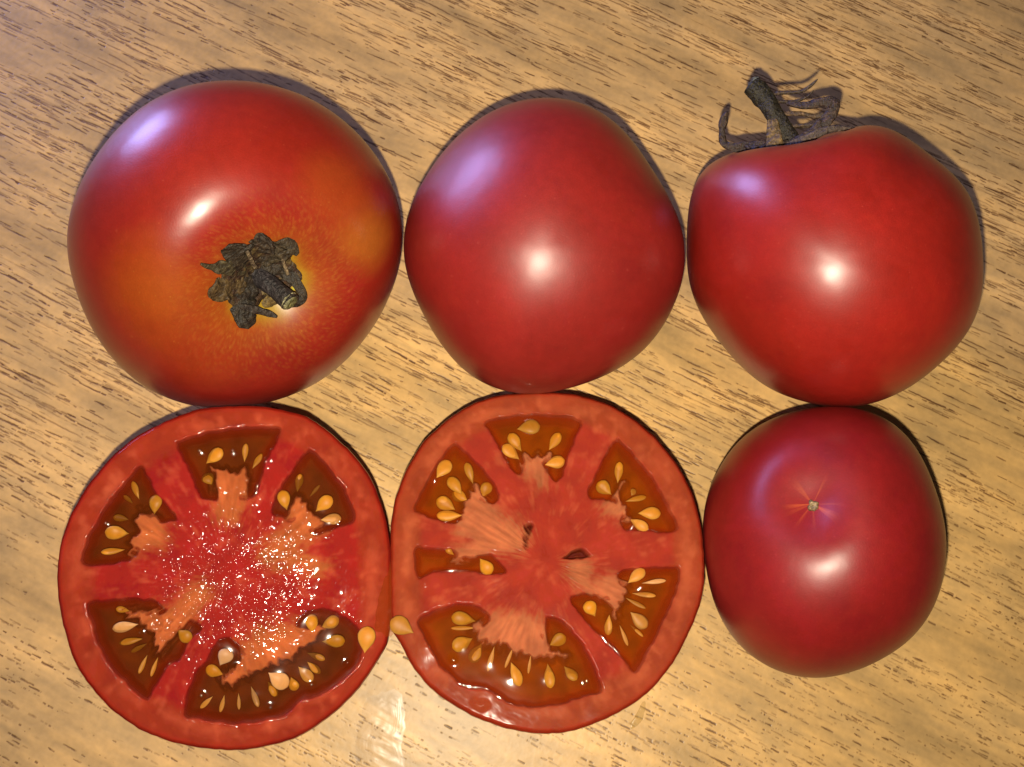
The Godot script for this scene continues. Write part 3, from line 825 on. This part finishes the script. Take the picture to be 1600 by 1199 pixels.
func materials() -> void:
	skin_mat = mat(0.42, 0.22)
	skin_mat.subsurf_scatter_enabled = true
	skin_mat.subsurf_scatter_strength = 0.02
	skin_mat.clearcoat_enabled = true
	skin_mat.clearcoat = 0.75
	skin_mat.clearcoat_roughness = 0.30
	var bn := FastNoiseLite.new()
	bn.seed = 12
	bn.frequency = 0.11
	bn.fractal_octaves = 3
	var grainy := bn.get_seamless_image(1024, 1024)
	bn.seed = 13
	bn.frequency = 0.02
	var cloudy := bn.get_seamless_image(1024, 1024)
	var speckled := Image.create(1024, 1024, false, Image.FORMAT_RGB8)
	for y in 1024:
		for x in 1024:
			var k := 0.93 + 0.09 * (cloudy.get_pixel(x, y).r - 0.5) + 0.07 * (grainy.get_pixel(x, y).r - 0.5)
			speckled.set_pixel(x, y, shade(SKIN_UNDER.linear_to_srgb(), k))
	var r := RandomNumberGenerator.new()
	r.seed = 31
	for k in 240:   # pale corky dots
		var at := Vector2(r.randf(), r.randf()) * 1024.0
		var size := r.randf_range(1.3, 3.0) if k > 16 else r.randf_range(3.5, 6.0)
		var strong := r.randf_range(0.10, 0.80)
		for y in range(-8, 9):
			for x in range(-8, 9):
				var f := smoothstep(size + 1.2, size * 0.5, Vector2(x, y * r.randf_range(0.8, 1.3)).length()) * strong
				var px := posmod(int(at.x) + x, 1024)
				var py := posmod(int(at.y) + y, 1024)
				speckled.set_pixel(px, py, speckled.get_pixel(px, py).lerp(Color.WHITE, f))
	skin_mat.albedo_texture = ImageTexture.create_from_image(speckled)
	skin_mat.heightmap_enabled = true
	skin_mat.heightmap_texture = ImageTexture.create_from_image(grainy)
	skin_mat.heightmap_scale = 0.0035
	skin_mat.uv1_triplanar = true
	skin_mat.uv1_scale = Vector3(16, 16, 16)
	flesh_mat = mat(0.16, 0.12)
	flesh_mat.subsurf_scatter_enabled = true
	flesh_mat.subsurf_scatter_strength = 0.25
	wet_flesh_mat = mat(0.06, 0.15)
	wet_flesh_mat.subsurf_scatter_enabled = true
	wet_flesh_mat.subsurf_scatter_strength = 0.2
	chamber_mat = mat(0.6, 0.15)
	chamber_mat.subsurf_scatter_enabled = true
	chamber_mat.subsurf_scatter_strength = 0.25
	gel_mat = mat(0.05, 0.5)
	gel_mat.transparency = BaseMaterial3D.TRANSPARENCY_ALPHA
	gel_mat.albedo_color = Color(1, 1, 1, 0.12)
	deep_gel_mat = gel_mat.duplicate()
	deep_gel_mat.roughness = 0.2
	deep_gel_mat.metallic_specular = 0.0
	deep_gel_mat.albedo_color = Color(1, 1, 1, 0.45)
	seed_mat = mat(0.45, 0.3)
	stalk_mat = mat(0.58, 0.4)
	var bark := NoiseTexture2D.new()
	bark.width = 512
	bark.height = 512
	bark.seamless = true
	var kn := FastNoiseLite.new()
	kn.seed = 40
	kn.frequency = 0.03
	kn.fractal_octaves = 5
	kn.fractal_gain = 0.6
	bark.noise = kn
	var ramp := Gradient.new()
	ramp.offsets = PackedFloat32Array([0.0, 0.42, 0.62, 0.8, 1.0])
	ramp.colors = PackedColorArray([Color(0.30, 0.28, 0.30), Color(0.55, 0.52, 0.50), Color(0.80, 0.76, 0.70), Color(1, 0.96, 0.86), Color(1, 1, 1)])
	bark.color_ramp = ramp
	stalk_mat.albedo_texture = bark
	stalk_mat.heightmap_enabled = true
	stalk_mat.heightmap_texture = bark
	stalk_mat.heightmap_scale = 0.05
	stalk_mat.uv1_triplanar = true
	stalk_mat.uv1_scale = Vector3(55, 55, 55)
	juice_mat = mat(0.06, 0.6)
	juice_mat.transparency = BaseMaterial3D.TRANSPARENCY_ALPHA
	juice_mat.albedo_color = Color(1, 1, 1, 0.38)
	pulp_mat = juice_mat.duplicate()
	pulp_mat.roughness = 0.25
	pulp_mat.metallic_specular = 0.2
	pulp_mat.albedo_color = Color(1, 1, 1, 0.25)
	smear_mat = juice_mat.duplicate()
	smear_mat.roughness = 0.24
	smear_mat.metallic_specular = 0.24
	smear_mat.albedo_color = Color(1, 1, 1, 0.06)

# The dried calyx and stalk in the top of the largest tomato; points are across, over the skin, down the picture, in mm about the bottom of its cavity.
func stalk_up(t: Node3D) -> void:
	var d := ORANGE
	var ax: Vector3 = d.axis.normalized()
	var X: Vector3 = (d.across - ax * ax.dot(d.across)).normalized()
	var Z := X.cross(ax)
	var at: Vector3 = Vector3(0, d.centre.y, 0) + ax * d.radius * d.squash * (1.0 - d.dent)
	var on_skin := func(x: float, z: float, over: float) -> Vector3:
		var q := Vector2(x * 0.86 - 2.9, z * 0.80 - 3.2)
		return at + X * q.x * 0.001 + Z * q.y * 0.001 + ax * (cavity_height(d, q.length() * 0.001) + over * 0.0007)
	var dark := Color(0.050, 0.040, 0.028)
	var leaves := [
		[[-1, -0.5, 0.8, 3], [-5, -2.2, 1.0, 3.6], [-9, -3.6, 1.2, 3], [-11.5, -4.4, 1.4, 1.3], [-14, -6, 2.4, 0.5], Color(0.085, 0.075, 0.045)],
		[[-0.5, -1.5, 0.8, 3.5], [-3.5, -5.5, 0.9, 7], [-5, -8.3, 1.0, 6], [-5, -9.9, 1.6, 2.2], dark],
		[[0.5, -2, 0.8, 3], [1.2, -6, 0.8, 7], [2.6, -8.8, 1.1, 6], [3.6, -9.9, 1.9, 2.4], Color(0.06, 0.045, 0.032)],
		[[2, -2, 1, 4], [5.8, -5, 1.0, 6], [8.5, -7, 1.2, 4.4], [11, -4.2, 1.7, 1.1], Color(0.075, 0.06, 0.038)],
		[[2.5, -0.5, 1, 4], [6.8, -0.6, 1.0, 6.5], [9.3, 2.2, 1.3, 3.4], [11.5, 5.6, 2.2, 2.2], [12, 8.6, 3.2, 1.9], [9.6, 10.3, 3.2, 1.8], [7.4, 9.4, 2.7, 1.0], dark],
		[[-0.5, 1.5, 1, 4.5], [-2.2, 6, 1.1, 7], [-3.2, 10, 1.4, 5.6], [-2.6, 12.9, 2.2, 4.6], [-1.2, 11, 3.8, 2.4], Color(0.042, 0.034, 0.026)],
		[[-1, 0.5, 0.7, 4], [-5, 2.2, 0.7, 7], [-9, 3.2, 0.8, 6.2], [-12.2, 3.4, 1.0, 1.8], Color(0.12, 0.085, 0.04)],
		[[-4, 8.6, 3.2, 1.2], [-1, 10.2, 3.8, 1.9], [3, 12.1, 3.4, 1.6], [5.4, 13.4, 3.0, 0.6], Color(0.06, 0.05, 0.045)],
		[[1.6, 2.5, 1.2, 3.2], [4.6, 5.4, 1.2, 5], [5.2, 9, 1.3, 4], [2.4, 10.8, 1.3, 1.6], Color(0.24, 0.18, 0.07)],
	]
	# the withered disc under the sepals
	var cv := PackedVector3Array()
	var cc := PackedColorArray()
	var ci := PackedInt32Array()
	for i in 25:
		for j in 64:
			var a := TAU * j / 64
			var r := (10.6 + 3.2 * soft.get_noise_2d(cos(a) * 34.0, sin(a) * 34.0 + 60.0)) * i / 24.0
			var x := cos(a) * r + 2.0
			var z := sin(a) * r + 0.8
			cv.append(on_skin.call(x, z, 1.1 - 1.5 * pow(i / 24.0, 6.0) + 0.9 * absf(soft.get_noise_2d(x * 9.0, z * 9.0))))
			cc.append(shade(Color(0.070, 0.040, 0.026).lerp(Color(0.16, 0.12, 0.05), smoothstep(0.0, 0.5, soft.get_noise_2d(x * 12.0 + 80.0, z * 12.0))), 1.0 + 0.5 * soft.get_noise_2d(x * 40.0, z * 40.0)))
	for i in 24:
		for j in 64:
			var a := i * 64 + j
			var b := i * 64 + (j + 1) % 64
			ci.append_array(PackedInt32Array([a, b, a + 64, b, b + 64, a + 64]))
	commit("calyx", t, stalk_mat, cv, face_out(cv, ci, ax), cc, ci)
	for l in leaves:
		var pts := []
		for k in l.size() - 1:
			pts.append([on_skin.call(l[k][0], l[k][1], l[k][2]), l[k][3] * 0.001, 0.0005])
		ribbon("sepal", t, pts, l[-1], ax, 0.15, Color(-1, 0, 0), 34, 14)
	for l in [[[-2.2, -7.4, 2.0, 0.8], [-0.6, -3.6, 2.4, 0.9], [0.8, -0.8, 2.6, 1.0]], [[7.2, -3.0, 2.4, 0.7], [8.2, -0.4, 2.4, 0.9], [8.9, 2.2, 2.6, 0.8]]]:
		var pts := []
		for k in l: pts.append([on_skin.call(k[0], k[1], k[2]), k[3] * 0.001, 0.0007])
		ribbon("sepal_rib", t, pts, Color(0.26, 0.21, 0.14), ax, 0.1)
	var P := func(x: float, y: float, z: float) -> Vector3: return at + X * (x - 0.9) * 0.001 + ax * y * 0.001 + Z * (z - 0.8) * 0.001
	var stem := ribbon("stalk", t, [[P.call(-0.4, -0.5, -0.5), 0.0052, 0.0052], [P.call(1.0, 2.5, 0.6), 0.0044, 0.0044], [P.call(2.6, 5.5, 1.9), 0.0040, 0.0040], [P.call(4.2, 8.4, 3.2), 0.0044, 0.0044], [P.call(4.5, 9.0, 3.5), 0.0044, 0.0044]], Color(0.050, 0.045, 0.055), Z, 0.06, Color(0.06, 0.055, 0.05), 30, 18)
	button("cut_end", stem, P.call(4.5, 9.0, 3.5), P.call(4.5, 9.0, 3.5) - P.call(2.6, 5.5, 1.9), 0.0023, [Color(0.26, 0.27, 0.12), Color(0.30, 0.31, 0.15), Color(0.14, 0.17, 0.06), Color(0.36, 0.38, 0.22), Color(0.42, 0.42, 0.27)], 0.0004)

# The stalk of the tomato on its side; points are across, up the crest, out, in mm about the bottom of its cavity.
func stalk_side(t: Node3D) -> void:
	var d := STEMMED
	var ax: Vector3 = d.axis.normalized()
	var w: Vector3 = d.crest
	var e1: Vector3 = d.across
	var e2 := w.cross(e1)
	var at: Vector3 = Vector3(0, d.centre.y, 0) + ax * d.radius * d.squash * (1.0 - d.dent)
	var P := func(x: float, y: float, z: float) -> Vector3: return at + (e1 * x + e2 * y + w * z) * 0.001
	var brown := Color(0.075, 0.050, 0.040)
	var stem := ribbon("stalk", t, [[P.call(-0.4, -0.5, 0), 0.0064, 0.0064], [P.call(-2.0, 4.0, 0), 0.0058, 0.0056], [P.call(-3.9, 8.4, 0.2), 0.0050, 0.0048], [P.call(-6.3, 12.6, 0.4), 0.0043, 0.0042], [P.call(-8.6, 16.2, 0.5), 0.0046, 0.0042], [P.call(-11.0, 19.2, 0.4), 0.0050, 0.0044], [P.call(-12.5, 20.9, 0.2), 0.0046, 0.0042]], Color(0.042, 0.036, 0.026), w, 0.10, Color(0.045, 0.042, 0.026), 40, 18)
	button("cut_end", stem, P.call(-12.55, 20.95, 0.2), P.call(-12.5, 20.9, 0.2) - P.call(-9.6, 19.4, -1.0), 0.0023, [Color(0.10, 0.12, 0.06), Color(0.08, 0.09, 0.05), Color(0.14, 0.15, 0.09), Color(0.36, 0.40, 0.24), Color(0.30, 0.32, 0.20)], 0.0004)
	var leaves := [
		["sepal", [[-2, 4, 1, 3.4], [-8.6, 5.6, 2.2, 3.0], [-13, 6.0, 2.4, 2.6], [-16.4, 5.9, 2.2, 2.2], [-18.6, 7.2, 2, 1.8], [-19.1, 9.8, 2, 1.5], [-18.8, 12.4, 2, 2.1], [-17.8, 14.6, 2, 0.7]], brown],
		["sepal", [[-7.4, 12.2, 2.6, 2.4], [-6.9, 9.0, 3.4, 3.4], [-6.4, 6.2, 4.0, 4.2], [-6.0, 4.4, 4.4, 3.4]], Color(0.20, 0.14, 0.065)],
		["sepal", [[-3, 6, 2.2, 3.0], [-7.6, 4.9, 3.8, 2.8], [-10.6, 4.9, 3.6, 2.4], [-13.5, 6.2, 3.2, 0.9]], Color(0.055, 0.04, 0.04)],
		["sepal", [[-2.6, 5.6, 2.2, 3.4], [0.9, 7.3, 2.8, 3.6], [3.4, 9.6, 2.6, 3.0], [5.4, 12.0, 2.2, 2.9], [6.5, 15.2, 2.0, 3.2], [3.8, 15.7, 2.0, 2.2], [0.4, 15.1, 1.8, 1.9], [-4.4, 15.9, 1.2, 0.9]], brown],
		["sepal", [[-4.8, 5.2, 3.4, 2.6], [-1.6, 5.9, 3.8, 2.8], [2.4, 7.9, 3.4, 2.2], [6.4, 9.4, 3.0, 1.6], [12.2, 9.3, 1.4, 0.6]], Color(0.13, 0.10, 0.085)],
		["sepal", [[-5.6, 13.6, 0.8, 1.2], [-1.0, 13.4, 1.0, 1.1], [2.6, 12.6, 1.4, 1.2], [5.6, 13.2, 1.6, 1.0]], Color(0.15, 0.10, 0.06)],
		["sepal", [[-4.6, 10.8, 0.4, 1.0], [-0.5, 10.6, 0.8, 1.1], [3.4, 10.9, 1.4, 0.9], [5.2, 12.2, 1.8, 0.7]], Color(0.10, 0.07, 0.045)],
		["tendril", [[-7.9, 18.4, 0.3, 1.1], [-4.8, 18.5, 0.6, 0.9], [-1.2, 18.5, 0.8, 0.9], [1.0, 19.6, 1.0, 0.8], [2.8, 21.2, 1.2, 0.3]], Color(0.085, 0.06, 0.04)],
		["tendril", [[-6.6, 16.6, 0.4, 0.9], [-2.8, 16.3, 0.7, 0.8], [0.2, 17.1, 0.9, 0.6], [2.0, 18.7, 1.0, 0.25]], Color(0.085, 0.06, 0.04)],
	]
	for l in leaves:
		var pts := []
		for k in l[1]: pts.append([P.call(k[0], k[1], k[2]), k[3] * 0.001, (0.0009 if l[0] == "sepal" else k[3] * 0.0009)])
		ribbon(l[0], t, pts, l[2], w, 0.17 if l[0] == "sepal" else 0.08, Color(-1, 0, 0), 40, 14)

func small_things() -> void:
	var seed_list := [
		["seed", "plump loose seed on the wet half's rim, left of the notch", Vector3(-0.0337, 0.0233, 0.0669), 5.8, 4.0, 95.0],
		["seed", "loose seed lying where the two cut halves touch", Vector3(-0.0260, 0.0243, 0.0642), 5.8, 4.2, 28.0]]
	for s in seed_list:
		var o := MeshInstance3D.new()
		o.name = "loose_seed"
		o.mesh = seed_shape(s[3], s[4], 0.3, int(s[5]))
		o.material_override = seed_mat
		add_child(o, true)
		tag(o, s[1], "seed", "loose tomato seeds")
		o.transform = Transform3D(Basis(Vector3.UP, -deg_to_rad(s[5])), s[2])
	# juice pressed out where the halves touch
	var film := puddle("juice", [-3, -9, 0, -10, 3, -8, 4, -1, 4.4, 4, 2, 6.4, 0.2, 7.4, -2, 6.6, -4, 5, -4.2, -1], Vector3(-0.0284, 0.0211, 0.0590), 0.9, Color(0.36, 0.050, 0.006), juice_mat, 0.10)
	tag(film, "orange juice filling the gap where the cut halves touch", "juice")
	var wet := [
		["wet streaky juice smear on the table under the notch", [-5, -7, 0, -8.5, 3.4, -8, 4.2, -2, 3.8, 4, 4.4, 10, -1, 12, -6, 11, -7.5, 4, -6.6, -2], Vector3(-0.0300, 0.0002, 0.0868)]]
	for k in wet:
		tag(puddle("juice_smear", k[1], k[2], 0.06, Color(0.45, 0.30, 0.10), smear_mat, 0.05), k[0], "juice smear")
	tag(puddle("pulp_smear", [-1.9, 3.2, -2.1, 2.0, -0.8, 0.4, 0.2, -1.4, 1.2, -3.0, 1.9, -3.0, 1.6, -0.8, 1.0, 1.0, -0.6, 2.8], Vector3(0.0308, 0.0002, 0.0838), 0.25, Color(0.62, 0.42, 0.12), pulp_mat, 0.12), "small pale yellow smear of pulp on the table, below the pale half", "pulp smear")
